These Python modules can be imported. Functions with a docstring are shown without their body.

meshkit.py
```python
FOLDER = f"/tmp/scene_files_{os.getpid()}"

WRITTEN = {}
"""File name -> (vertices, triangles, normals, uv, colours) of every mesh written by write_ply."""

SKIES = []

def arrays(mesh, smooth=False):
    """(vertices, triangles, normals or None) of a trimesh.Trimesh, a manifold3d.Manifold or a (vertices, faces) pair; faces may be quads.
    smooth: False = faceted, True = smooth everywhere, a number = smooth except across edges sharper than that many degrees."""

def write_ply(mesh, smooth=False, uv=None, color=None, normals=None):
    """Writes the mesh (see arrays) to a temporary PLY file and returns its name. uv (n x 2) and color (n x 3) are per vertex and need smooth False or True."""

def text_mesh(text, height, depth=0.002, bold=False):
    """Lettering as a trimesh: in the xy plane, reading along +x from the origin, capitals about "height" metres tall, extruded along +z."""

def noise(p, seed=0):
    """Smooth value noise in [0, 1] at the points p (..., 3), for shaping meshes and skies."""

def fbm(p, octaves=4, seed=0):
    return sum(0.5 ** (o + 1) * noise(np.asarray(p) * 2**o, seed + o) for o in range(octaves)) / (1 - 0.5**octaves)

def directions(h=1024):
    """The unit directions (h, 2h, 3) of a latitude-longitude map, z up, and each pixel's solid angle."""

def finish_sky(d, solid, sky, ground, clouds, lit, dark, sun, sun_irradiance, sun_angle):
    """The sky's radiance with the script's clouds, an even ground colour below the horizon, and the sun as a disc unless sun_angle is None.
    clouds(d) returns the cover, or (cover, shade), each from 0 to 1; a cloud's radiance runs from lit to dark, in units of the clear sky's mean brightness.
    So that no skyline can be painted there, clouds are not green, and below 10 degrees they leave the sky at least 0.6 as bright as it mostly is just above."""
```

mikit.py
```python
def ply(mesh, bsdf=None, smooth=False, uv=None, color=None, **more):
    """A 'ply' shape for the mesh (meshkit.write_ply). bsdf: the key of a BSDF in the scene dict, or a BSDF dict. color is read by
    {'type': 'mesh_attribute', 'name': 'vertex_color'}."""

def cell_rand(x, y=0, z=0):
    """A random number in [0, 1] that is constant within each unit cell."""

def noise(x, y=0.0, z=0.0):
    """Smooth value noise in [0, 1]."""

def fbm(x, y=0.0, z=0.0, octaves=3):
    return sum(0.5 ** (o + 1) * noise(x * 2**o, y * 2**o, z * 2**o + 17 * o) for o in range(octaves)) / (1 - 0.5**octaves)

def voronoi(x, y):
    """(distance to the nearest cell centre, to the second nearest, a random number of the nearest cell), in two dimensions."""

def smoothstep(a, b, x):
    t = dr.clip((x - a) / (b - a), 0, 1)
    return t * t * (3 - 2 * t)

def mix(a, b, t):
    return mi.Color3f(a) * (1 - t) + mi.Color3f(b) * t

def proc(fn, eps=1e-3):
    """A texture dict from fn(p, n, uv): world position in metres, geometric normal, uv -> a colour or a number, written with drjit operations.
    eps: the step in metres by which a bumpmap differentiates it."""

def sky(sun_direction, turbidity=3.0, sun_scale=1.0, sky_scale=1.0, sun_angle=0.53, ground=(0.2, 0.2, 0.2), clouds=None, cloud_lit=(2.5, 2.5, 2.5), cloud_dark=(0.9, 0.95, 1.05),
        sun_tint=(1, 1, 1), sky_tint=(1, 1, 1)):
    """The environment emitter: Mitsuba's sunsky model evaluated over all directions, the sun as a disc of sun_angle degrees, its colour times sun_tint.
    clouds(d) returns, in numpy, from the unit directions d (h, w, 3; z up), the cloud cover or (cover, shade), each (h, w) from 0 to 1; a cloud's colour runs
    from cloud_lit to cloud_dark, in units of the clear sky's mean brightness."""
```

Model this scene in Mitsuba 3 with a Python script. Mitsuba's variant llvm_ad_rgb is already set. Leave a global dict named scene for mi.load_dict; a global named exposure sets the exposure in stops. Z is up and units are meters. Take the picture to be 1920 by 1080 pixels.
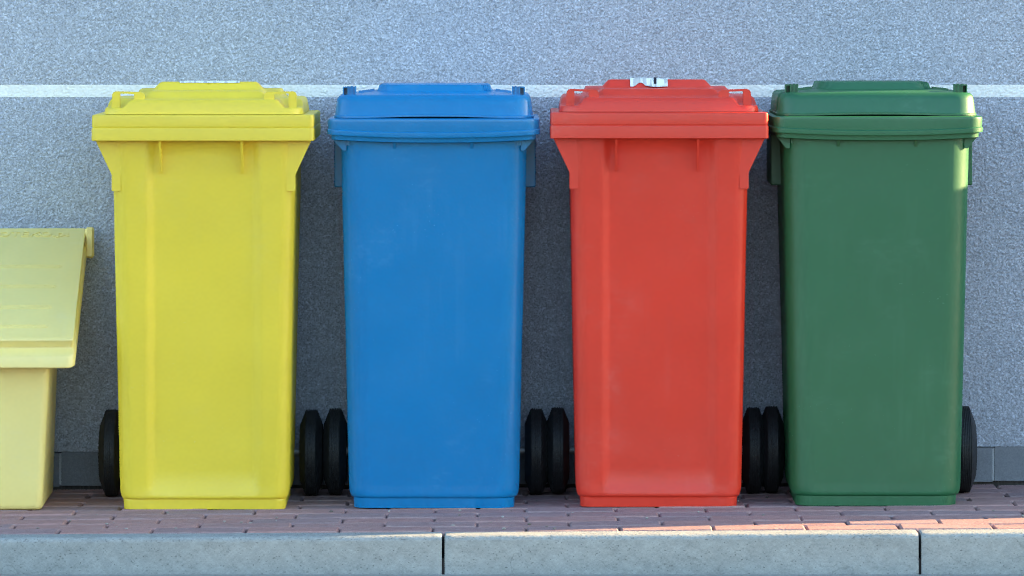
import math, random
import numpy as np
import trimesh
import shapely.geometry as sg
from scipy.spatial import cKDTree
import drjit as dr
import mitsuba as mi
import mikit, meshkit
from mikit import proc, noise, fbm, voronoi, cell_rand, smoothstep, mix

rng = np.random.default_rng(7)
random.seed(7)
T = mi.ScalarTransform4f
scene, labels = {}, {}

# ------------------------------------------------------------------ camera, sky, exposure
F_PX = 9868.0                      # focal length in pixels of a 1920 wide picture
CAM_Y, CAM_Z = -12.1, 1.12
scene['camera'] = {
    'type': 'perspective', 'fov_axis': 'x',
    'fov': 2 * math.degrees(math.atan(960 / F_PX)),
    'principal_point_offset_x': 0.0, 'principal_point_offset_y': 0.5,
    'near_clip': 0.1, 'far_clip': 2000.0,
    'to_world': T().look_at(origin=[0, CAM_Y, CAM_Z], target=[0, 0, CAM_Z], up=[0, 0, 1]),
}
SUN_AZ, SUN_EL = math.radians(12.0), math.radians(16.0)   # the sun stands to the right and a little behind the wall
sun_direction = [math.cos(SUN_EL) * math.cos(SUN_AZ), math.cos(SUN_EL) * math.sin(SUN_AZ), math.sin(SUN_EL)]
scene['sky'] = mikit.sky(sun_direction, turbidity=3)
exposure = 4.75

# ------------------------------------------------------------------ helpers
COUNT = {}
def numbered(name):
    n = COUNT.get(name, 0)
    COUNT[name] = n + 1
    return name if n == 0 else f'{name}_{n:03d}'

def put(name, mesh, bsdf, parent=None, smooth=35, to_world=None):
    key = numbered((parent + '__' if parent else '') + name)
    d = mesh if isinstance(mesh, dict) else mikit.ply(mesh, bsdf, smooth=smooth)
    d = dict(d)
    if to_world is not None:
        d['to_world'] = to_world
    scene[key] = d
    return key

def thing(name, label, cat, group=None):
    key = numbered(name)
    labels[key] = {'label': label, 'category': cat}
    if group:
        labels[key]['group'] = group
    return key

def ss(a, b, x):
    t = np.clip((np.asarray(x, float) - a) / (b - a), 0, 1)
    return t * t * (3 - 2 * t)

def box(x0, x1, y0, y1, z0, z1):
    m = trimesh.creation.box(extents=[x1 - x0, y1 - y0, z1 - z0])
    m.apply_translation([(x0 + x1) / 2, (y0 + y1) / 2, (z0 + z1) / 2])
    return m

def cham_box(x0, x1, y0, y1, z0, z1, c):
    """A box with all its edges chamfered by c (convex hull)."""
    pts = []
    for sx in (0, 1):
        for sy in (0, 1):
            for sz in (0, 1):
                p = np.array([(x0, x1)[sx], (y0, y1)[sy], (z0, z1)[sz]], float)
                d = np.array([1 - 2 * sx, 1 - 2 * sy, 1 - 2 * sz]) * c
                for k in range(3):
                    q = p + d
                    q[k] = p[k]
                    pts.append(q)
    return trimesh.convex.convex_hull(np.array(pts))

def rrect(hw, yf, yb, rf, rb, nf=64, ns=30, na=10):
    """Rounded rectangle in plan, counter-clockwise, front side first."""
    rf, rb = max(rf, 1e-4), max(rb, 1e-4)
    P = []
    P += [(x, yf) for x in np.linspace(-hw + rf, hw - rf, nf)]
    for cx, cy, r, a0 in ((hw - rf, yf + rf, rf, -90), (hw - rb, yb - rb, rb, 0), (-hw + rb, yb - rb, rb, 90), (-hw + rf, yf + rf, rf, 180)):
        arc = [(cx + r * math.cos(math.radians(a)), cy + r * math.sin(math.radians(a))) for a in np.linspace(a0, a0 + 90, na + 2)[1:-1]]
        P += arc
        if a0 == -90:
            P += [(hw, y) for y in np.linspace(yf + rf, yb - rb, ns)]
        elif a0 == 0:
            P += [(x, yb) for x in np.linspace(hw - rb, -hw + rb, nf)]
        elif a0 == 90:
            P += [(-hw, y) for y in np.linspace(yb - rb, yf + rf, ns)]
    return np.array(P)

def loft(rings, cap_top=False, cap_bottom=False):
    rings = [np.asarray(r, float) for r in rings]
    n, k = len(rings[0]), len(rings)
    V = np.vstack(rings)
    i, j = np.meshgrid(np.arange(k - 1), np.arange(n), indexing='ij')
    a, b = i * n + j, i * n + (j + 1) % n
    q = np.stack([a, b, b + n, a + n], -1).reshape(-1, 4)
    Fc = [q[:, [0, 1, 2]], q[:, [0, 2, 3]]]
    if cap_top:
        V = np.vstack([V, rings[-1].mean(0)])
        m = np.arange(n) + (k - 1) * n
        Fc.append(np.stack([m, np.roll(m, -1), np.full(n, len(V) - 1)], 1))
    if cap_bottom:
        V = np.vstack([V, rings[0].mean(0)])
        m = np.arange(n)
        Fc.append(np.stack([np.roll(m, -1), m, np.full(n, len(V) - 1)], 1))
    return trimesh.Trimesh(V, np.vstack(Fc), process=False)

def xz_plate(poly, y0, y1):
    """A shapely polygon given in (x, z), extruded from y0 to y1."""
    m = trimesh.creation.extrude_polygon(poly, y1 - y0, engine='earcut')
    v = m.vertices.copy()
    m.vertices = np.stack([v[:, 0], y0 + (y1 - y0) - v[:, 2], v[:, 1]], 1)
    if m.volume < 0:
        m.invert()
    return m

def yz_plate(poly, x0, x1):
    m = trimesh.creation.extrude_polygon(poly, x1 - x0, engine='earcut')
    v = m.vertices.copy()
    m.vertices = np.stack([x0 + v[:, 2], v[:, 0], v[:, 1]], 1)
    if m.volume < 0:
        m.invert()
    return m

def zg(x):
    return 0.0052 * x               # the pavement rises gently to the right

# ------------------------------------------------------------------ materials
def C(*v):
    return mi.Color3f(*v)

def render_color(p, n, uv):
    g = fbm(p.x * 2.1, p.z * 2.4, 3.0, 3)
    s = noise(p.x * 330, p.z * 330, p.y * 330)
    t = noise(p.x * 520 + 9, p.z * 620, 5.0)
    bright = smoothstep(0.70, 0.86, noise(p.x * 380 + 40, p.z * 380, 11.0))      # pale quartz grains in the mix
    return mi.Color3f(0.405, 0.427, 0.492) * (0.84 + 0.14 * g + 0.68 * (s - 0.5) + 0.36 * (t - 0.5) + 0.40 * bright)
scene['m_render'] = {'type': 'diffuse', 'reflectance': proc(render_color)}
scene['m_render_far'] = {'type': 'bumpmap', 'arbitrary': proc(lambda p, n, uv: 0.003 * fbm(p.x * 180, p.y * 180, p.z * 180, 2), eps=2e-3), 'scale': 1.0,
                         'bsdf': {'type': 'diffuse', 'reflectance': proc(render_color)}}
def stripe_color(p, n, uv):
    s = noise(p.x * 300, p.z * 300, 1.0)
    return mi.Color3f(0.82, 0.82, 0.80) * (0.93 + 0.1 * s)
scene['m_stripe'] = {'type': 'diffuse', 'reflectance': proc(stripe_color)}

def tile_color(p, n, uv):
    s = noise(p.x * 700, p.z * 700, 2.0)
    t = noise(p.x * 260, p.z * 260, 7.0)
    w = fbm(p.x * 9, p.z * 14, 1.0, 3)
    return mi.Color3f(0.165, 0.175, 0.20) * (0.72 + 0.3 * s + 0.16 * t + 0.16 * w)
scene['m_tile'] = {'type': 'principled', 'base_color': proc(tile_color), 'roughness': 0.55, 'specular': 0.4}
scene['m_grout'] = {'type': 'diffuse', 'reflectance': proc(lambda p, n, uv: mi.Color3f(0.42, 0.43, 0.45) * (0.85 + 0.3 * noise(p.x * 400, p.z * 400)))}
scene['m_roof'] = {'type': 'diffuse', 'reflectance': {'type': 'rgb', 'value': [0.12, 0.10, 0.10]}}

def concrete_color(p, n, uv):
    s = noise(p.x * 520, p.y * 520, p.z * 520)
    m = fbm(p.x * 60, p.y * 60, p.z * 60, 3)
    w = fbm(p.x * 7 + 3, p.y * 7, p.z * 16, 4)
    pit = smoothstep(0.70, 0.9, noise(p.x * 310 + 5, p.y * 310, p.z * 310)) * 0.40
    # hairline cracks
    d = dr.abs(fbm(p.x * 7.3 + 1.7, 0.0, p.z * 9.0, 4) - 0.47)
    crack = (1 - smoothstep(0.0, 0.010, d)) * smoothstep(0.52, 0.66, fbm(p.x * 9.1, p.z * 12.0, 4.0, 2)) * 0.18
    s2 = noise(p.x * 250, p.y * 250, p.z * 250 + 3)
    k = (0.52 + 0.22 * s + 0.32 * s2 + 0.34 * m + 0.26 * w) * (1 - pit) * (1 - crack)
    return mi.Color3f(0.258, 0.274, 0.274) * k
scene['m_concrete'] = {'type': 'bumpmap', 'arbitrary': proc(lambda p, n, uv: 0.0011 * fbm(p.x * 260, p.y * 260, p.z * 260, 2), eps=1.2e-3), 'scale': 1.0,
                       'bsdf': {'type': 'diffuse', 'reflectance': proc(concrete_color)}}

def paver_bsdf(tint, seed):
    def fn(p, n, uv):
        s = noise(p.x * 560 + seed, p.y * 560, p.z * 560)
        m = fbm(p.x * 75, p.y * 110 + seed, 2.0, 3)
        w = fbm(p.x * 11, p.y * 16, seed, 3)
        pale = smoothstep(0.6, 0.78, fbm(p.x * 26 + seed, p.y * 150, 8.0, 3)) * 0.25
        col = mi.Color3f(*tint) * (0.62 + 0.34 * s + 0.3 * m + 0.16 * w)
        return mix(col, mi.Color3f(0.42, 0.37, 0.36), pale)
    return {'type': 'bumpmap', 'arbitrary': proc(lambda p, n, uv: 0.0012 * fbm(p.x * 240 + seed, p.y * 240, p.z * 240, 2), eps=1.5e-3), 'scale': 1.0,
            'bsdf': {'type': 'diffuse', 'reflectance': proc(fn)}}
PAVER_TONES = [(0.318, 0.202, 0.197), (0.345, 0.207, 0.196), (0.290, 0.198, 0.202)]
for k, t in enumerate(PAVER_TONES):
    scene[f'm_paver{k}'] = paver_bsdf(t, 13.0 * k)
scene['m_sand'] = {'type': 'diffuse', 'reflectance': proc(lambda p, n, uv: mi.Color3f(0.075, 0.068, 0.068) * (0.6 + 0.8 * noise(p.x * 300, p.y * 300)))}
scene['m_asphalt'] = {'type': 'diffuse', 'reflectance': proc(lambda p, n, uv: mi.Color3f(0.050, 0.049, 0.048) * (0.7 + 0.6 * noise(p.x * 120, p.y * 120)))}
scene['m_gutter'] = {'type': 'diffuse', 'reflectance': proc(lambda p, n, uv: mi.Color3f(0.27, 0.265, 0.25) * (0.8 + 0.4 * noise(p.x * 200, p.y * 200)))}

def plastic(c, seed, rough=0.36, scuff=0.3, pale=(0.6, 0.62, 0.66), spec=0.5, coat=0.0):
    """Moulded plastic: faint mottling, pale rub marks and fine scratches."""
    def fn(p, n, uv):
        q = fbm(p.x * 5 + seed, p.y * 5, p.z * 4, 3)
        fine = noise(p.x * 160 + seed, p.y * 160, p.z * 160)
        col = mi.Color3f(*c) * (0.90 + 0.16 * q + 0.025 * (fine - 0.5))
        patch = smoothstep(0.54, 0.74, fbm(p.x * 9 + 2 * seed, p.y * 9, p.z * 7 + seed, 4))
        low = smoothstep(0.45, 0.75, fbm(p.x * 60 + seed, p.y * 60, p.z * 90, 3))
        streak = smoothstep(0.52, 0.80, fbm(p.x * 70 + seed, p.z * 8 + 5 * fbm(p.x * 6, p.z * 6, seed, 2), 3.0 + p.y * 6, 3))
        scr = streak * smoothstep(0.45, 0.7, fbm(p.x * 7 + seed, p.z * 5, 9.0, 3))
        speck = smoothstep(0.93, 0.96, noise(p.x * 210 + seed, p.y * 210, p.z * 210)) * smoothstep(0.5, 0.7, fbm(p.x * 8, p.z * 8, seed, 2))
        a = dr.clip(scuff * (0.22 * patch * (0.4 + 0.9 * low) + 0.12 * scr + 0.8 * speck), 0, 1)
        return mix(col, mi.Color3f(*pale), a)
    def rough_fn(p, n, uv):
        return rough + 0.08 * (fbm(p.x * 14 + seed, p.y * 14, p.z * 14, 3) - 0.5)
    return {'type': 'twosided', 'bsdf': {'type': 'principled', 'base_color': proc(fn), 'roughness': proc(rough_fn), 'specular': spec, 'clearcoat': coat, 'clearcoat_gloss': 0.9}}

scene['m_yellow'] = plastic((0.74, 0.547, 0.036), 1.0, 0.36, 0.14, (0.75, 0.7, 0.45))
scene['m_blue'] = plastic((0.0, 0.160, 0.385), 2.0, 0.23, 0.36, (0.16, 0.38, 0.62), 0.50)
scene['m_red'] = plastic((0.65, 0.039, 0.020), 3.0, 0.33, 0.20, (0.75, 0.4, 0.36), 0.4)
scene['m_green'] = plastic((0.010, 0.098, 0.036), 4.0, 0.44, 0.18, (0.22, 0.40, 0.30), 0.55, coat=0.35)
scene['m_cream'] = plastic((0.76, 0.61, 0.21), 5.0, 0.32, 0.25, (0.74, 0.70, 0.55), 0.7)
scene['m_rubber'] = {'type': 'twosided', 'bsdf': {'type': 'principled', 'base_color': proc(lambda p, n, uv: mi.Color3f(0.016, 0.017, 0.019) * (0.8 + 0.6 * fbm(p.x * 90, p.y * 90, p.z * 90, 3))), 'roughness': 0.55, 'specular': 0.4}}
scene['m_hub'] = {'type': 'twosided', 'bsdf': {'type': 'principled', 'base_color': {'type': 'rgb', 'value': [0.02, 0.021, 0.023]}, 'roughness': 0.45}}
scene['m_steel'] = {'type': 'principled', 'base_color': {'type': 'rgb', 'value': [0.25, 0.25, 0.26]}, 'roughness': 0.5, 'metallic': 0.6}
def paper_fn(p, n, uv):
    a = noise(p.x * 160, p.y * 40, 4.0)
    ink = smoothstep(0.62, 0.68, noise(p.x * 190 + 4, p.y * 60, 1.0)) * 0.35
    return mi.Color3f(0.74, 0.76, 0.76) * (0.9 + 0.15 * a) * (1 - ink)
scene['m_paper'] = {'type': 'twosided', 'bsdf': {'type': 'diffuse', 'reflectance': proc(paper_fn)}}
scene['m_ink'] = {'type': 'twosided', 'bsdf': {'type': 'diffuse', 'reflectance': {'type': 'rgb', 'value': [0.03, 0.03, 0.04]}}}

# ------------------------------------------------------------------ the setting
def structure(key):
    labels.setdefault(key, {})['kind'] = 'structure'

# road and gutter
put('road', box(-400, 400, -800, -1.40, -0.30, -0.092), 'm_asphalt', smooth=False); structure('road')
put('gutter', box(-14, 14, -1.396, -1.0835, -0.30, -0.0825), 'm_gutter', smooth=False); structure('gutter')
put('ground', box(-400, 400, 0.5, 400, -0.32, -0.06), 'm_asphalt', smooth=False); structure('ground')

# pavement: sand bed with single pavers
PX0, PX1 = -1.75, 2.15
def slab(x0, x1, y0, y1, top):
    V = np.array([[x, y, z] for x in (x0, x1) for y in (y0, y1) for z in (-0.3, zg(x) + top)])
    return trimesh.convex.convex_hull(V)
structure('pavement')
put('sand_bed', slab(PX0, PX1, -0.999, -0.001, -0.012), 'm_sand', 'pavement', smooth=False)
put('far_surface', slab(-14, PX0 - 0.002, -0.999, -0.001, 0.0), 'm_paver0', 'pavement', smooth=False)
put('far_surface', slab(PX1 + 0.002, 14, -0.999, -0.001, 0.0), 'm_paver0', 'pavement', smooth=False)
PITCH, ROW = 0.1978, 0.0995
paver_meshes = []
for k in range(6):
    L, W = PITCH - 0.0028, ROW - 0.0024
    m = cham_box(-L / 2, L / 2, -W / 2, W / 2, -0.06, 0.0, 0.0045)
    m = m.subdivide_to_size(0.03)
    v = m.vertices.copy()
    nz = meshkit.fbm(v * np.array([60, 60, 60]) + 31 * k, 2)
    v[:, 2] += np.where(v[:, 2] > -0.01, 0.0012 * (nz - 0.5), 0)
    v[:, :2] += 0.0012 * (meshkit.noise(v * 70 + 5 * k)[:, None] - 0.5)
    m.vertices = v
    paver_meshes.append(m)
paver_dicts = {}
for r in range(10):
    y = -0.9985 + (r + 0.5) * ROW
    off = -0.9595 + PITCH / 2 - 5 * PITCH + (PITCH / 2 - 0.006 if r % 2 else 0)
    for c in range(40):
        x = off + c * PITCH
        if x - PITCH / 2 < PX0 or x + PITCH / 2 > PX1:
            continue
        k, t = random.randrange(6), random.randrange(3)
        if (k, t) not in paver_dicts:
            paver_dicts[k, t] = mikit.ply(paver_meshes[k], f'm_paver{t}', smooth=20)
        tw = T().translate([x + random.uniform(-.0012, .0012), y + random.uniform(-.0006, .0006), zg(x) + random.uniform(-.0013, .0013)]) \
            .rotate([0, 1, 0], -0.3 + random.uniform(-.35, .35)).rotate([1, 0, 0], random.uniform(-.5, .5)).rotate([0, 0, 1], random.uniform(-.25, .25))
        put('paver', paver_dicts[k, t], None, 'pavement', to_world=tw)

# kerb: stones one metre long with open joints
structure('kerb')
kx = (831 - 960) / 895.5
put('bedding', box(-14, 14, -1.070, -1.004, -0.35, -0.05), 'm_sand', 'kerb', smooth=False)
for i in range(-4, 5):
    x0, x1 = kx + i * 0.9985 + 0.0028, kx + (i + 1) * 0.9985 - 0.0028
    prof = [(-1.0020, -0.2), (-1.0020, -0.003), (-1.0045, 0.0)]
    R = 0.012
    prof += [(-1.082 + R - R * math.sin(a), -R + R * math.cos(a)) for a in np.linspace(0, math.pi / 2, 7)]
    prof += [(-1.0822, -0.05), (-1.083, -0.2)]
    prof = np.array(prof)[::-1]
    xs = np.concatenate([[x0, x0 + 0.003], np.linspace(x0 + 0.02, x1 - 0.02, 80), [x1 - 0.003, x1]])
    rings = []
    for q, x in enumerate(xs):
        s = 0.0025 if q in (0, len(xs) - 1) else 0.0
        pr = prof.copy()
        pr[:, 0] += s * (pr[:, 0] < -1.06); pr[:, 1] -= s * (pr[:, 1] > -0.02)
        P = np.column_stack([np.full(len(pr), x), pr[:, 0], pr[:, 1] + zg(x) - 0.001])
        P[:, 1] += 0.0022 * (meshkit.fbm(P * np.array([18, 40, 40]) + 3 * i, 3) - 0.5)
        P[:, 2] += 0.0014 * (meshkit.fbm(P * np.array([30, 40, 40]) + 7 + i, 3) - 0.5)
        rings.append(P)
    m = loft(rings, True, True)
    if m.volume < 0:
        m.invert()
    put('stone', m, 'm_concrete', 'kerb', smooth=40)

# ------------------------------------------------------------------ the building with its rendered wall
bld = thing('building', 'long building wall of rough blue grey render with a white stripe and tiled plinth', 'building')
BX0, BX1 = -14.0, 3.0
S0, S1 = 0.8968, 0.9250            # the white stripe
RX, RZ1 = 1.22, 1.16               # the part of the wall with modelled grains
gp = 0.0043
def grains(x, z):
    """Height of the render's grains over the wall plane."""
    ptsx, ptsz = np.meshgrid(np.arange(-RX - .02, RX + .02, gp), np.arange(0.04, RZ1 + 0.04, gp * 0.72), indexing='ij')
    g = np.random.default_rng(3)
    P = np.stack([ptsx.ravel(), ptsz.ravel()], 1) + g.uniform(-0.5, 0.5, (ptsx.size, 2)) * gp * 1.1
    hgt, rad = g.uniform(0.35, 1.0, len(P)), g.uniform(0.55, 0.95, len(P)) * gp
    q = np.stack([x.ravel() + 0.25 * z.ravel() * 0, z.ravel()], 1)
    aniso = np.array([1, 1.35])
    d, i = cKDTree(P * aniso).query(q * aniso, k=3, workers=-1)
    h = (hgt[i] * np.clip(1 - (d / rad[i]) ** 2, 0, 1) ** 0.6).max(1)
    n = meshkit.fbm(np.stack([q[:, 0] * 420, q[:, 1] * 420, q[:, 0] * 0], 1), 2)
    big = meshkit.noise(np.stack([q[:, 0] * 60, q[:, 1] * 60, q[:, 0] * 0 + 4], 1))
    return (0.0027 * h + 0.0010 * n + 0.0003 * big).reshape(x.shape)
def ptop(x):
    return 0.0862 + 0.0057 * x      # top of the plinth tiles
PL = 0.0865
def relief(z0, z1, step=0.0016):
    xs, zs = np.linspace(-RX, RX, int(2 * RX / step) + 1), np.linspace(z0, z1, max(2, int((z1 - z0) / step) + 1))
    X, Z = np.meshgrid(xs, zs, indexing='ij')
    Y = -grains(X, Z)
    if z0 < 0.2:                    # the lower edge follows the plinth, which climbs with the pavement
        Z = Z + (1 - ss(z0, z0 + 0.10, Z)) * (ptop(X) + 0.001 - z0)
    V = np.stack([X, Y, Z], -1).reshape(-1, 3)
    nz = len(zs)
    i, j = np.meshgrid(np.arange(len(xs) - 1), np.arange(nz - 1), indexing='ij')
    a = i * nz + j
    return V, np.stack([a, a + nz, a + nz + 1, a + 1], -1).reshape(-1, 4)

put('rendered_wall', relief(PL, S0), 'm_render', bld, smooth=True)
put('painted_stripe', relief(S0, S1), 'm_stripe', bld, smooth=True)
put('rendered_wall', relief(S1, RZ1), 'm_render', bld, smooth=True)
far = [box(BX0, -RX, -0.001, 0.2, 0.08, S0), box(RX, BX1, -0.001, 0.2, 0.0945, S0), box(BX0, -RX, -0.001, 0.2, S1, RZ1), box(RX, BX1, -0.001, 0.2, S1, RZ1),
       box(BX0, BX1, -0.001, 0.2, RZ1, 5.6)]
put('rendered_wall', trimesh.util.concatenate(far), 'm_render_far', bld, smooth=False)
put('painted_stripe', trimesh.util.concatenate([box(BX0, -RX, -0.001, 0.2, S0, S1), box(RX, BX1, -0.001, 0.2, S0, S1)]), 'm_stripe', bld, smooth=False)
put('shell', box(BX0, BX1, 0.2, 9.0, -0.2, 5.6), 'm_render_far', bld, smooth=False)
put('roof', box(BX0 - 0.1, BX1 + 0.05, 0.0, 9.1, 5.6, 5.75), 'm_roof', bld, smooth=False)
V = np.array([[x, y, z] for x in (-2.2, BX1) for y in (0.0022, 0.012) for z in (zg(x) + 0.009, ptop(x) - 0.002)])
put('plinth_grout', trimesh.convex.convex_hull(V), 'm_grout', bld, smooth=False)
put('footing', box(BX0, BX1, 0.0122, 0.19, -0.15, 0.075), 'm_sand', bld, smooth=False)
TW = (1863 - 113) / 815.5 / 5
tx = (113 - 960) / 815.5
for i in range(-2, 9):
    x0, x1 = tx + i * TW + 0.0024, tx + (i + 1) * TW - 0.0024
    zb = zg((x0 + x1) / 2) + 0.007
    put('plinth_tile', cham_box(x0, x1, -0.0005, 0.012, zb, ptop((x0 + x1) / 2), 0.0008), 'm_tile', bld, smooth=False)

# the low wall past the right edge of the picture that shades the lower half of the green bin
lw = thing('garden_wall', 'low rendered garden wall standing out from the building past the green bin', 'wall')
put('masonry', cham_box(2.0, 2.24, -0.525, -0.004, -0.05, 0.955, 0.004), 'm_render_far', lw, smooth=False)
put('coping', cham_box(1.985, 2.255, -0.540, -0.005, 0.957, 1.0, 0.006), 'm_concrete', lw, smooth=False)

# loose grit in the joints and along the foot of the wall
gr = []
for k in range(150):
    x = random.uniform(-1.2, 1.2)
    y = -0.012 - abs(random.gauss(0, 0.05)) if k < 80 else random.uniform(-0.98, -0.05)
    r = random.uniform(0.0012, 0.0036)
    m = trimesh.creation.icosphere(subdivisions=1, radius=r)
    m.vertices *= 1 + 0.5 * (rng.random((len(m.vertices), 1)) - 0.5)
    m.vertices *= [random.uniform(0.8, 1.5), 1, random.uniform(0.5, 0.9)]
    m.apply_translation([x, y, zg(x) + r * 0.4])
    gr.append(m)
scene['m_grit'] = {'type': 'diffuse', 'reflectance': proc(lambda p, n, uv: mix(mi.Color3f(0.12, 0.10, 0.09), mi.Color3f(0.42, 0.40, 0.38), cell_rand(p.x * 60, p.y * 60)))}
gk = put('grit', trimesh.util.concatenate(gr), 'm_grit', smooth=False)
labels[gk] = {'label': 'loose grit scattered on the red pavers and along the foot of the wall', 'category': 'grit', 'kind': 'stuff'}

# ------------------------------------------------------------------ wheeled bins
def lathe_x(profile, n=72):
    """profile: list of (radius, x)."""
    m = trimesh.creation.revolve(np.array(profile)[:, ::1], sections=n)   # round z
    v = m.vertices.copy()
    m.vertices = np.stack([v[:, 2], v[:, 0], v[:, 1]], 1)
    if m.volume < 0:
        m.invert()
    return m

WR = 0.098
def tyre_profile():
    t, o = [], 0.0135
    prof = [(0.050, -0.016), (0.052, -0.024), (0.060, -0.026), (0.064, -0.0257), (0.0955, -0.0135), (0.0970, -0.0122)]
    gx = np.linspace(-0.010, 0.010, 6)
    for g in gx:
        prof += [(WR, g - 0.0012), (WR - 0.0022, g - 0.0006), (WR - 0.0022, g + 0.0006), (WR, g + 0.0012)]
    prof += [(0.0970, 0.0122), (0.0955, 0.0135), (0.064, 0.0257), (0.060, 0.026), (0.052, 0.024), (0.050, 0.016), (0.050, -0.016)]
    return prof
HUB = [(0.0, -0.016), (0.018, -0.016), (0.021, -0.008), (0.048, -0.006), (0.0505, -0.014), (0.0505, 0.014), (0.048, 0.006), (0.021, 0.008), (0.018, 0.022), (0.012, 0.024), (0.0, 0.024)]
tyre_mesh, hub_mesh = lathe_x(tyre_profile()), lathe_x(HUB, 40)
tyre_dict = mikit.ply(tyre_mesh, 'm_rubber', smooth=30)
hub_dict = mikit.ply(hub_mesh, 'm_hub', smooth=30)
hub_dict_l = mikit.ply(trimesh.Trimesh(hub_mesh.vertices * [-1, 1, 1], hub_mesh.faces[:, ::-1], process=False), 'm_hub', smooth=30)

def wobble(V, amp, freq, seed):
    V = V.copy()
    V[:, 1] += amp * (meshkit.fbm(V * freq + seed, 2) - 0.5) * 2
    V[:, 0] += amp * 0.6 * (meshkit.fbm(V * freq + seed + 40, 2) - 0.5) * 2
    return V

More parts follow.
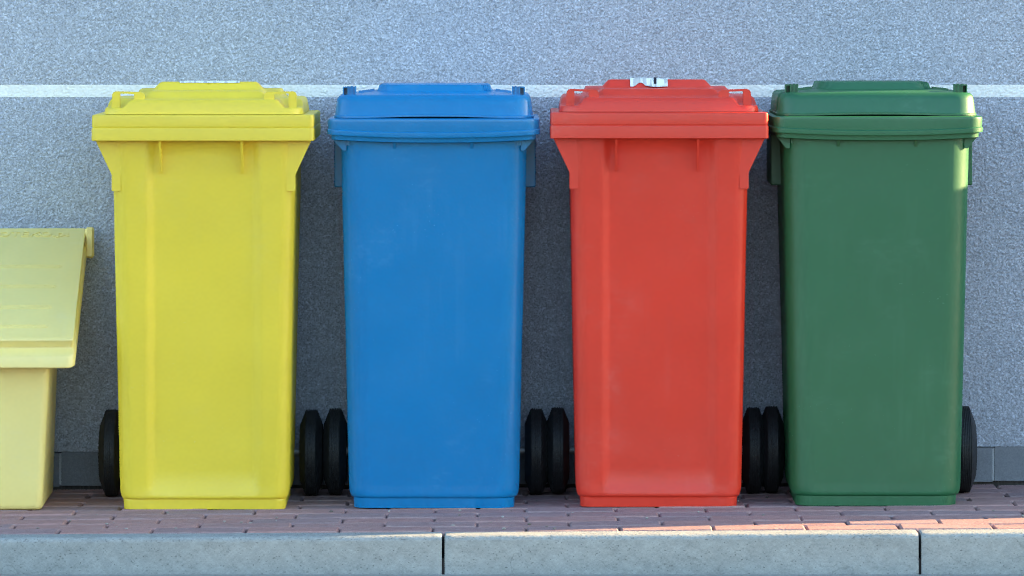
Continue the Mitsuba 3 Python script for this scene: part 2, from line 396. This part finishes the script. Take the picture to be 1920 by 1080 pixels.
# heights over the pavement; y is the distance in front of the wall (negative)
def body_mesh(top, hw_top, hw_bot, hw_foot, rf, yf_top, yf_bot, yb_top, yb_bot, recess, seed):
    zs = [(0.000, 'f'), (0.0215, 'f'), (0.0222, 'n')]
    rings = []
    def ring(z, hw, yf, yb, r, rec):
        P = rrect(hw, yf, yb, r, r * 0.8, nf=96)
        fx = P[:, 0]
        front = np.zeros(len(P)); front[:96] = 1
        w = ss(-0.129, -0.105, fx) - ss(0.105, 0.129, fx)
        P[:, 1] += front * rec * w
        return np.column_stack([P, np.full(len(P), z)])
    yfoot = yf_bot + 0.006
    rings.append(ring(0.0, hw_foot - 0.001, yfoot + .001, yb_bot - 0.006, rf * 0.75, 0))
    rings.append(ring(0.018, hw_foot, yfoot, yb_bot - 0.006, rf * 0.75, 0))
    rings.append(ring(0.0215, hw_foot + 0.0005, yfoot, yb_bot - 0.006, rf * 0.75, 0))
    # the turn above the foot
    for t in np.linspace(0.0, 1, 9):
        a = t * math.pi / 2
        z = 0.0225 + 0.030 * (1 - math.cos(a)) if t > 0 else 0.0223
        ins = 0.0085 * (1 - math.sin(a)) * 0.9
        inf = 0.0045 * (1 - math.sin(min(1, t * 2.2) * math.pi / 2))
        rings.append(ring(z, hw_bot - ins, yf_bot + inf, yb_bot - ins * .5, rf, recess * ss(0.02, 0.075, z) * 0.8))
    for z in np.linspace(0.0525, top, 44)[1:]:
        t = (z - 0.0525) / (top - 0.0525)
        rings.append(ring(z, hw_bot + (hw_top - hw_bot) * t, yf_bot + (yf_top - yf_bot) * t, yb_bot + (yb_top - yb_bot) * t, rf, recess * (1 - ss(0.80, 0.83, z)) * (0.8 + 0.2 * ss(0.05, 0.2, z))))
    m = loft(rings, cap_bottom=True)
    v = wobble(m.vertices, 0.0009, np.array([9, 9, 6]), seed)
    v[:, 2] = m.vertices[:, 2]
    m.vertices = v
    return m

def ring_solid(profile, hw, yf, yb, r, nf=64, na=10):
    """Rounded rectangular hoop: profile is a list of (inset, z)."""
    return [np.column_stack([rrect(hw - d, yf + d, yb - d, r - d, r - d, nf=nf, na=na), np.full(2 * nf + 60 + 4 * na, z)]) for d, z in profile]

def lid_mesh(hw, yf, yb, r, zb, height, edge, skirt_in, mod=None, absolute=False):
    rings = []
    hd = (yb - yf) / 2
    ins = [(-1, 0.0)] + [(0, 0.0)] + list(edge)
    def ring(d, e):
        P = rrect(hw - d, yf + d, yb - d, max(r - d, 0.003), max(r - d, 0.003), nf=72, ns=48)
        H = height(P[:, 0], P[:, 1] - yf)
        if absolute:                    # edge heights in metres: the lower of the edge's curve and the top, blended
            z = 0 * H + e if e == 0 else (H if e == 1 else -np.log(np.exp(-500 * H) + np.exp(-500 * e)) / 500)
            return np.column_stack([P, zb + z])
        return np.column_stack([P, zb + e * H])
    rings.append(ring(0.016, 0.0)); rings.append(ring(0.0, 0.0))
    for d, e in edge:
        rings.append(ring(d, e))
    d0 = edge[-1][0]
    for d in np.arange(d0 + 0.004, min(hw, hd) - 0.003, 0.004):
        rings.append(ring(d, 1.0))
    m = loft(rings, cap_top=True)
    if mod is not None:
        m.vertices = mod(m.vertices.copy())
    return m

def gusset(poly, y, th):
    return xz_plate(sg.Polygon(poly), y, y + th)

def mirror(poly):
    return [(-x, z) for x, z in poly][::-1]

def fin(x, th, yf_rim, yf_body_top, z_top, z_bot, slope):
    """Triangular rib under the rim, standing out of the front of the body."""
    p = sg.Polygon([(yf_rim, z_top), (yf_body_top + 0.02, z_top), (yf_body_top + 0.02 + slope, z_bot), (yf_body_top - 0.0005 + slope, z_bot)])
    return yz_plate(p, x - th / 2, x + th / 2)

def common(t, tw, m, hw_wheel, hw_body, zsh):
    for s in (-1, 1):
        w = put('wheel', tyre_dict, None, t, to_world=tw @ T().translate([s * hw_wheel, -0.172, WR - 0.001]))
        put('hub', hub_dict if s > 0 else hub_dict_l, None, w, to_world=tw @ T().translate([s * hw_wheel, -0.172, WR - 0.001]))
    ax = trimesh.creation.cylinder(radius=0.010, height=2 * hw_wheel - 0.03, sections=20)
    ax.apply_transform(trimesh.transformations.rotation_matrix(math.pi / 2, [0, 1, 0]))
    ax.apply_translation([0, -0.172, WR])
    put('axle', ax, 'm_steel', t, to_world=tw)
    # rear grip bar
    hb = trimesh.creation.cylinder(radius=0.012, height=0.30, sections=20)
    hb.apply_transform(trimesh.transformations.rotation_matrix(math.pi / 2, [0, 1, 0]))
    hb.apply_translation([0, -0.030, zsh])
    hb = trimesh.util.concatenate([hb] + [box(x - 0.006, x + 0.006, -0.066, -0.03, zsh - 0.012, zsh + 0.010) for x in (-0.14, 0, 0.14)])
    put('handle', hb, m, t, to_world=tw)

def make_bin_a(t, tw, m, hw_rim, hw_top, hw_bot, hw_foot, seed, sticker):
    """Square rimmed bin with big side gussets and a fluted front."""
    YF, YB = -0.560, -0.062
    b = body_mesh(0.830, hw_top, hw_bot, hw_foot, 0.032, -0.530, -0.500, -0.085, -0.140, 0.0095, seed)
    body = put('body', b, m, t, smooth=30, to_world=tw)
    # rim: two bands with a seam between
    prof = [(0.034, 0.8150), (0.002, 0.8136), (0.0, 0.8150), (0.0, 0.8405), (0.0016, 0.8425), (0.0022, 0.8432), (0.0016, 0.8440), (0.0006, 0.8455), (0.0010, 0.8680), (0.0028, 0.8706), (0.006, 0.8712), (0.040, 0.8712), (0.042, 0.860), (0.042, 0.80)]
    rm = loft(ring_solid(prof, hw_rim, YF, YB, 0.009))
    rm.vertices = wobble(rm.vertices, 0.0006, np.array([10, 10, 10]), seed + 3)
    rim = put('rim', rm, m, t, smooth=40, to_world=tw)
    h = hw_rim
    g = hw_top - 0.0005
    big = [(-h + 0.0065, 0.8145), (-g + 0.02, 0.8145), (-g + 0.02, 0.7030), (-g, 0.7030), (-g, 0.7385)]
    for poly in (big, mirror(big)):
        put('gusset', gusset(poly, -0.5240, 0.006), m, t, smooth=False, to_world=tw)
    for x in (-0.0945, 0.0850):
        put('rib', fin(x, 0.0045, YF + 0.004, -0.530, 0.8145, 0.742, 0.003), m, t, smooth=False, to_world=tw)
    def height(x, yl):
        ax = np.abs(x)
        H = 0.0315 + 0.0015 * ss(0, 0.08, yl)
        shoulder = 0.0330 + 0.0175 * ss(0.21, 0.29, yl) * (1 - ss(0.157, 0.166, ax))
        H = H - 0.0185 * ss(0.160, 0.178, ax) * (1 - ss(0.085, 0.135, yl))
        H = H + 0.0165 * (1 - ss(0.118, 0.150, ax)) * ss(0.070, 0.098, yl)
        H = H + 0.0180 * (1 - ss(0.104, 0.128, ax)) * ss(0.205, 0.225, yl) - 0.010 * (1 - ss(0.118, 0.150, ax)) * ss(0.26, 0.40, yl)
        return np.where(yl > 0.19, np.maximum(H, shoulder), H)
    edge = [(0.0002, 0.0030), (0.0010, 0.0085), (0.0022, 0.0150), (0.0036, 0.0215), (0.0054, 0.0268), (0.0078, 0.0308), (0.0110, 0.0340), (0.0150, 0.0370), (0.0200, 0.0450)]
    lm = lid_mesh(0.2195, -0.534, -0.085, 0.034, 0.8722, height, edge, 0.01, absolute=True)
    lm.vertices = wobble(lm.vertices, 0.0006, np.array([8, 8, 8]), seed + 9)
    lid = put('lid', lm, m, t, smooth=35, to_world=tw)
    outer = sg.Polygon([(-0.2045, 0.882), (-0.2030, 0.9150), (-0.2000, 0.9195), (-0.1950, 0.9215), (-0.1400, 0.9200), (-0.1355, 0.9180), (-0.1330, 0.9140), (-0.1310, 0.899), (-0.1545, 0.899), (-0.1545, 0.9155), (-0.1860, 0.9170), (-0.1865, 0.882)])
    for s in (1, -1):
        p = outer if s == 1 else sg.Polygon([(-x, z) for x, z in outer.exterior.coords])
        g = xz_plate(p, -0.492, -0.468)
        put('grip', g, m, lid, smooth=30, to_world=tw)
    sticker(lid, tw, lambda x, y: 0.8722 + height(x, y - (-0.534)))
    common(t, tw, m, 0.2265 if hw_rim > 0.24 else 0.2215, 0.19, 0.85)
    return t

def make_bin_b(t, tw, m, hw_rim, seed):
    """Round rimmed bin with a plain front, small gussets and a bowed lid."""
    YF, YB = -0.556, -0.062
    b = body_mesh(0.826, 0.2055, 0.1885, 0.1780, 0.051, -0.526, -0.500, -0.085, -0.140, 0.0, seed)
    put('body', b, m, t, smooth=30, to_world=tw)
    prof = [(0.030, 0.8150), (0.012, 0.8110), (0.0095, 0.8122), (0.0090, 0.8195), (0.0088, 0.8215), (0.0006, 0.8225), (0.0, 0.8240), (0.0, 0.8325), (0.0012, 0.8335), (0.0022, 0.8345), (0.0012, 0.8530), (0.0020, 0.8580), (0.0055, 0.8600), (0.040, 0.8604), (0.042, 0.850), (0.042, 0.80)]
    rm = loft(ring_solid(prof, hw_rim, YF, YB, 0.034))
    v = wobble(rm.vertices, 0.0006, np.array([10, 10, 10]), seed + 3)
    bow = 1 - np.clip(np.abs(v[:, 0]) / hw_rim, 0, 1) ** 2.2
    v[:, 2] -= 0.0045 * bow * (v[:, 2] < 0.835) * (v[:, 1] < -0.3) - 0.003 * (v[:, 2] < 0.835) * (1 - bow)
    rm.vertices = v
    put('rim', rm, m, t, smooth=40, to_world=tw)
    small = [(-hw_rim + 0.010, 0.8160), (-0.192, 0.8160), (-0.192, 0.789), (-0.2000, 0.789)]
    for poly in (small, mirror(small)):
        put('gusset', gusset(poly, -0.512, 0.005), m, t, smooth=False, to_world=tw)
    for x in (-0.086, 0.084):
        put('rib', fin(x, 0.0065, YF + 0.016, -0.526, 0.8135, 0.793, 0.001), m, t, smooth=False, to_world=tw)
    for s in (-1, 1):
        x0, x1 = sorted((s * 0.2000, s * 0.2255))
        put('side_flange', cham_box(x0, x1, -0.315, -0.10, 0.701, 0.816, 0.002), m, t, smooth=False, to_world=tw)
    def height(x, yl):
        ax = np.abs(x)
        H = 0.0465 + 0.0065 * (1 - ss(0.11, 0.20, ax)) * ss(0.0, 0.14, yl)
        H = H + 0.0035 * ss(0.0, 0.02, yl)
        # raised pad with rounded ends
        qx, qy = np.clip(ax - 0.085, 0, None), np.clip(np.abs(yl - 0.24) - 0.09, 0, None)
        d = np.hypot(qx, qy)
        H = H + 0.0145 * (1 - ss(0.036, 0.044, d)) + 0.001 * (1 - ss(0, 0.09, d))
        return H
    edge = [(0.0, 0.09), (0.0018, 0.105), (0.0024, 0.14), (0.0040, 0.45), (0.0056, 0.74), (0.0075, 0.86), (0.0105, 0.94), (0.0140, 0.985), (0.0180, 1.0)]
    def mod(v):
        v[:, 1] += 0.20 * np.clip(v[:, 2] - 0.8672, 0, 0.045) * (1 - ss(-0.515, -0.44, v[:, 1]))   # the front leans back
        lift = 0.0027 * np.clip(1 - (v[:, 0] / 0.145) ** 2, 0, 1) * (1 - ss(-0.48, -0.30, v[:, 1]))
        low = 1 - ss(0.866, 0.90, v[:, 2])
        v[:, 2] += lift * (0.35 + 0.65 * low)
        # scooped side pockets below the grips
        k = ss(0.195, 0.205, np.abs(v[:, 0])) * ss(-0.485, -0.470, v[:, 1]) * (1 - ss(-0.425, -0.410, v[:, 1])) * ss(0.868, 0.874, v[:, 2])
        v[:, 0] -= np.sign(v[:, 0]) * 0.016 * k
        return v
    lm = lid_mesh(0.2205, -0.530, -0.085, 0.045, 0.8612, height, edge, 0.01, mod)
    lm.vertices = wobble(lm.vertices, 0.0007, np.array([8, 8, 8]), seed + 9)
    lid = put('lid', lm, m, t, smooth=35, to_world=tw)
    for s in (-1, 1):
        frame = sg.Polygon([(-0.2010, 0.896), (-0.2010, 0.9275), (-0.1995, 0.9290), (-0.1740, 0.9290), (-0.1725, 0.9275), (-0.1725, 0.896)]).difference(sg.box(-0.1985, 0.905, -0.1905, 0.9262))
        fl = lambda p: p if s < 0 else sg.Polygon([(-x, z) for x, z in p.exterior.coords], [[(-x, z) for x, z in h.coords] for h in p.interiors])
        back = sg.box(-0.2008, 0.900, -0.1727, 0.928)
        ribs = [sg.box(-0.1905, 0.90, -0.1885, 0.9298), sg.box(-0.1825, 0.90, -0.1790, 0.9302), sg.box(-0.1745, 0.90, -0.1722, 0.9298)]
        parts = [xz_plate(fl(frame), -0.480, -0.452), xz_plate(fl(back), -0.4515, -0.448)] + [xz_plate(fl(r), -0.4835, -0.4505) for r in ribs]
        put('grip', trimesh.util.concatenate(parts), m, lid, smooth=False, to_world=tw)
        slot = xz_plate(fl(sg.Polygon([(-0.170, 0.905), (-0.170, 0.9175), (-0.136, 0.9215), (-0.133, 0.910)])), -0.345, -0.30)
        put('hinge_shoulder', slot, m, lid, smooth=False, to_world=tw)
    common(t, tw, m, 0.2275 if hw_rim > 0.233 else 0.2175, 0.19, 0.85)
    return t

def place(x, rot):
    return T().translate([x, -0.3, zg(x) + 0.0005]).rotate([0, 0, 1], rot).translate([0, 0.3, 0])

def sheet(x0, x1, y0, y1, zfn, nx=28, ny=8, th=0.0006, outline=None):
    """A thin paper sheet with its own thickness that follows zfn(x, y)."""
    X, Y = np.meshgrid(np.linspace(x0, x1, nx), np.linspace(0, 1, ny), indexing='ij')
    lo = np.array([y0 if outline is None else outline(x) for x in X[:, 0]])[:, None]
    Y = lo + (y1 - lo) * Y
    Z = zfn(X, Y)
    top, bot = np.stack([X, Y, Z + th], -1).reshape(-1, 3), np.stack([X, Y, Z], -1).reshape(-1, 3)
    i, j = np.meshgrid(np.arange(nx - 1), np.arange(ny - 1), indexing='ij')
    a = (i * ny + j).ravel()
    q = np.stack([a, a + ny, a + ny + 1, a + 1], 1)
    edge = np.concatenate([np.arange(nx) * ny, (nx - 1) * ny + np.arange(1, ny), (np.arange(nx - 2, -1, -1)) * ny + ny - 1, np.arange(ny - 2, 0, -1)])
    n = nx * ny
    e2 = np.roll(edge, -1)
    side = np.stack([edge + n, e2 + n, e2, edge], 1)
    return np.vstack([top, bot]), np.vstack([q, q[:, ::-1] + n, side])

def sticker_flat(lid, tw, on):
    z = lambda x, y: on(x, y) + 0.0012 + 0.0010 * meshkit.noise(np.stack([x * 90, y * 50, x * 0], -1))
    put('sticker', sheet(-0.064, 0.070, -0.315, -0.27, z, 40, 14), 'm_paper', lid, smooth=True, to_world=tw)

def sticker_torn(lid, tw, on):
    def z(x, y):
        return on(x, y) + 0.0010 + 0.0022 * meshkit.noise(np.stack([x * 75, y * 60, x * 0 + 2], -1)) + 0.001 * np.sin(x * 60) ** 2
    low = lambda x: -0.325 - 0.036 * math.exp(-((x - 0.004) / 0.019) ** 2) + 0.006 * math.sin(x * 130)
    k = put('torn_sticker', sheet(-0.060, 0.024, -0.35, -0.27, z, 50, 18, outline=low), 'm_paper', lid, smooth=True, to_world=tw)
    put('printed_mark', sheet(-0.007, -0.001, -0.322, -0.29, lambda x, y: z(x, y) + 0.0016, 10, 14), 'm_ink', k, smooth=True, to_world=tw)

tb = thing('wheeled_bin', 'yellow wheeled bin with square rim and fluted front, leftmost of the four tall bins', 'wheeled bin', 'tall wheeled bins lined up along the wall')
make_bin_a(tb, place(-0.680, 0.35), 'm_yellow', 0.2440, 0.2025, 0.1870, 0.1790, 11, sticker_flat)
tb = thing('wheeled_bin', 'blue wheeled bin with rounded rim and plain front between the yellow and the red bin', 'wheeled bin', 'tall wheeled bins lined up along the wall')
make_bin_b(tb, place(-0.1725, 0.0), 'm_blue', 0.2345, 23)
tb = thing('wheeled_bin', 'red wheeled bin with square rim and a torn white sticker on its lid', 'wheeled bin', 'tall wheeled bins lined up along the wall')
make_bin_a(tb, place(0.3245, -0.25), 'm_red', 0.2395, 0.1975, 0.1830, 0.1735, 37, sticker_torn)
tb = thing('wheeled_bin', 'green wheeled bin with rounded rim, rightmost of the four, its upper right corner in sun', 'wheeled bin', 'tall wheeled bins lined up along the wall')
make_bin_b(tb, place(0.8050, -0.3), 'm_green', 0.2320, 49)

# ------------------------------------------------------------------ the grit bin at the left edge
gb = thing('grit_bin', 'low pale yellow grit bin with sloping lid at the left edge of the photo', 'grit bin')
gtw = T().translate([-1.38, -0.3, zg(-1.05) + 0.0005]).rotate([0, 0, 1], 1.6).translate([0, 0.3, 0])
GW = 0.4135                          # half width of the lid
def g_plane(y):
    return 0.380 + (y + 0.555) * (0.604 - 0.380) / 0.505
def g_ring(d, t, hw=GW, yf=-0.565, yb=-0.048, r=0.020):
    dx = 0.25 * d if d <= 0.02 else d - 0.015
    P = rrect(hw - dx, yf + d, yb - d * 0.3, max(r - d, 0.004), max(r - d, 0.004), nf=60, ns=40)
    return np.column_stack([P, g_plane(P[:, 1]) - t])
rings = [g_ring(0.03, 0.052), g_ring(0.006, 0.0605), g_ring(0.001, 0.0590), g_ring(0.0, 0.0560), g_ring(0.0015, 0.0360), g_ring(0.005, 0.0322), g_ring(0.012, 0.0300), g_ring(0.0200, 0.0270), g_ring(0.0240, 0.0235), g_ring(0.0125, 0.0060), g_ring(0.0130, 0.0030), g_ring(0.0155, 0.0010), g_ring(0.020, 0.0)]
for d in np.arange(0.03, 0.30, 0.012):
    rings.append(g_ring(d, 0.0))
lm = loft(rings, cap_top=True)
v = lm.vertices.copy(); v[:, 2] += 0.0004 * (meshkit.fbm(v * 7, 2) - 0.5); lm.vertices = v
glid = put('lid', lm, 'm_cream', gb, smooth=40, to_world=gtw)
def g_on(mesh):
    """Lays a flat mesh (x, distance up the slope, height) on the lid."""
    v = mesh.vertices.copy()
    a = math.atan2(0.604 - 0.380, 0.505)
    y = -0.555 + v[:, 1] * math.cos(a) - v[:, 2] * math.sin(a)
    z = g_plane(-0.555) + v[:, 1] * math.sin(a) + v[:, 2] * math.cos(a)
    return trimesh.Trimesh(np.stack([v[:, 0], y, z], 1), mesh.faces, process=False)
for s, xr in ((0.355, 0.360), (0.255, 0.354), (0.155, 0.349), (0.062, 0.344)):
    rail = sg.LineString([(-0.36, s), (xr, s)]).buffer(0.0065).difference(sg.LineString([(-0.36, s), (xr, s)]).buffer(0.0042))
    m = trimesh.creation.extrude_polygon(rail, 0.0036, engine='earcut'); m.apply_translation([0, 0, -0.0026])
    put('rib', g_on(m), 'm_cream', glid, smooth=False, to_world=gtw)
txt = meshkit.text_mesh('BIOTEKO.pl', 0.021, 0.0034, bold=True)
x1 = txt.bounds[1][0]
txt.vertices[:, 0] = (txt.vertices[:, 0] - x1) * 1.22 + 0.375
txt.vertices[:, 1] += 0.506
txt.vertices[:, 2] -= 0.0014
put('lettering', g_on(txt), 'm_cream', glid, smooth=False, to_world=gtw)
def gb_ring(z, hw, yf, yb, r):
    P = rrect(hw, yf, yb, r, r, nf=50, ns=30)
    return np.column_stack([P, np.full(len(P), z)])
rings = [gb_ring(0.0, 0.334, -0.494, -0.085, 0.014), gb_ring(0.004, 0.3375, -0.4985, -0.081, 0.016)]
for t in np.linspace(0, 1, 12):
    rings.append(gb_ring(0.012 + t * 0.333, 0.3385 + 0.0175 * t, -0.500 - 0.012 * t, -0.08, 0.016))
bm = loft(rings, cap_bottom=True)
bm.vertices = wobble(bm.vertices, 0.0012, np.array([6, 6, 6]), 77)
v = bm.vertices.copy()
# the top edge climbs to the back with the lid
v[:, 2] *= 1 + np.clip((v[:, 1] + 0.50) / 0.42, 0, 1) * 0.56 * (v[:, 2] > 0.02)
bm.vertices = v
put('body', bm, 'm_cream', gb, smooth=40, to_world=gtw)
put('hinge', cham_box(GW - 0.003, GW + 0.0165, -0.085, -0.050, 0.535, 0.605, 0.004), 'm_cream', gb, smooth=False, to_world=gtw)
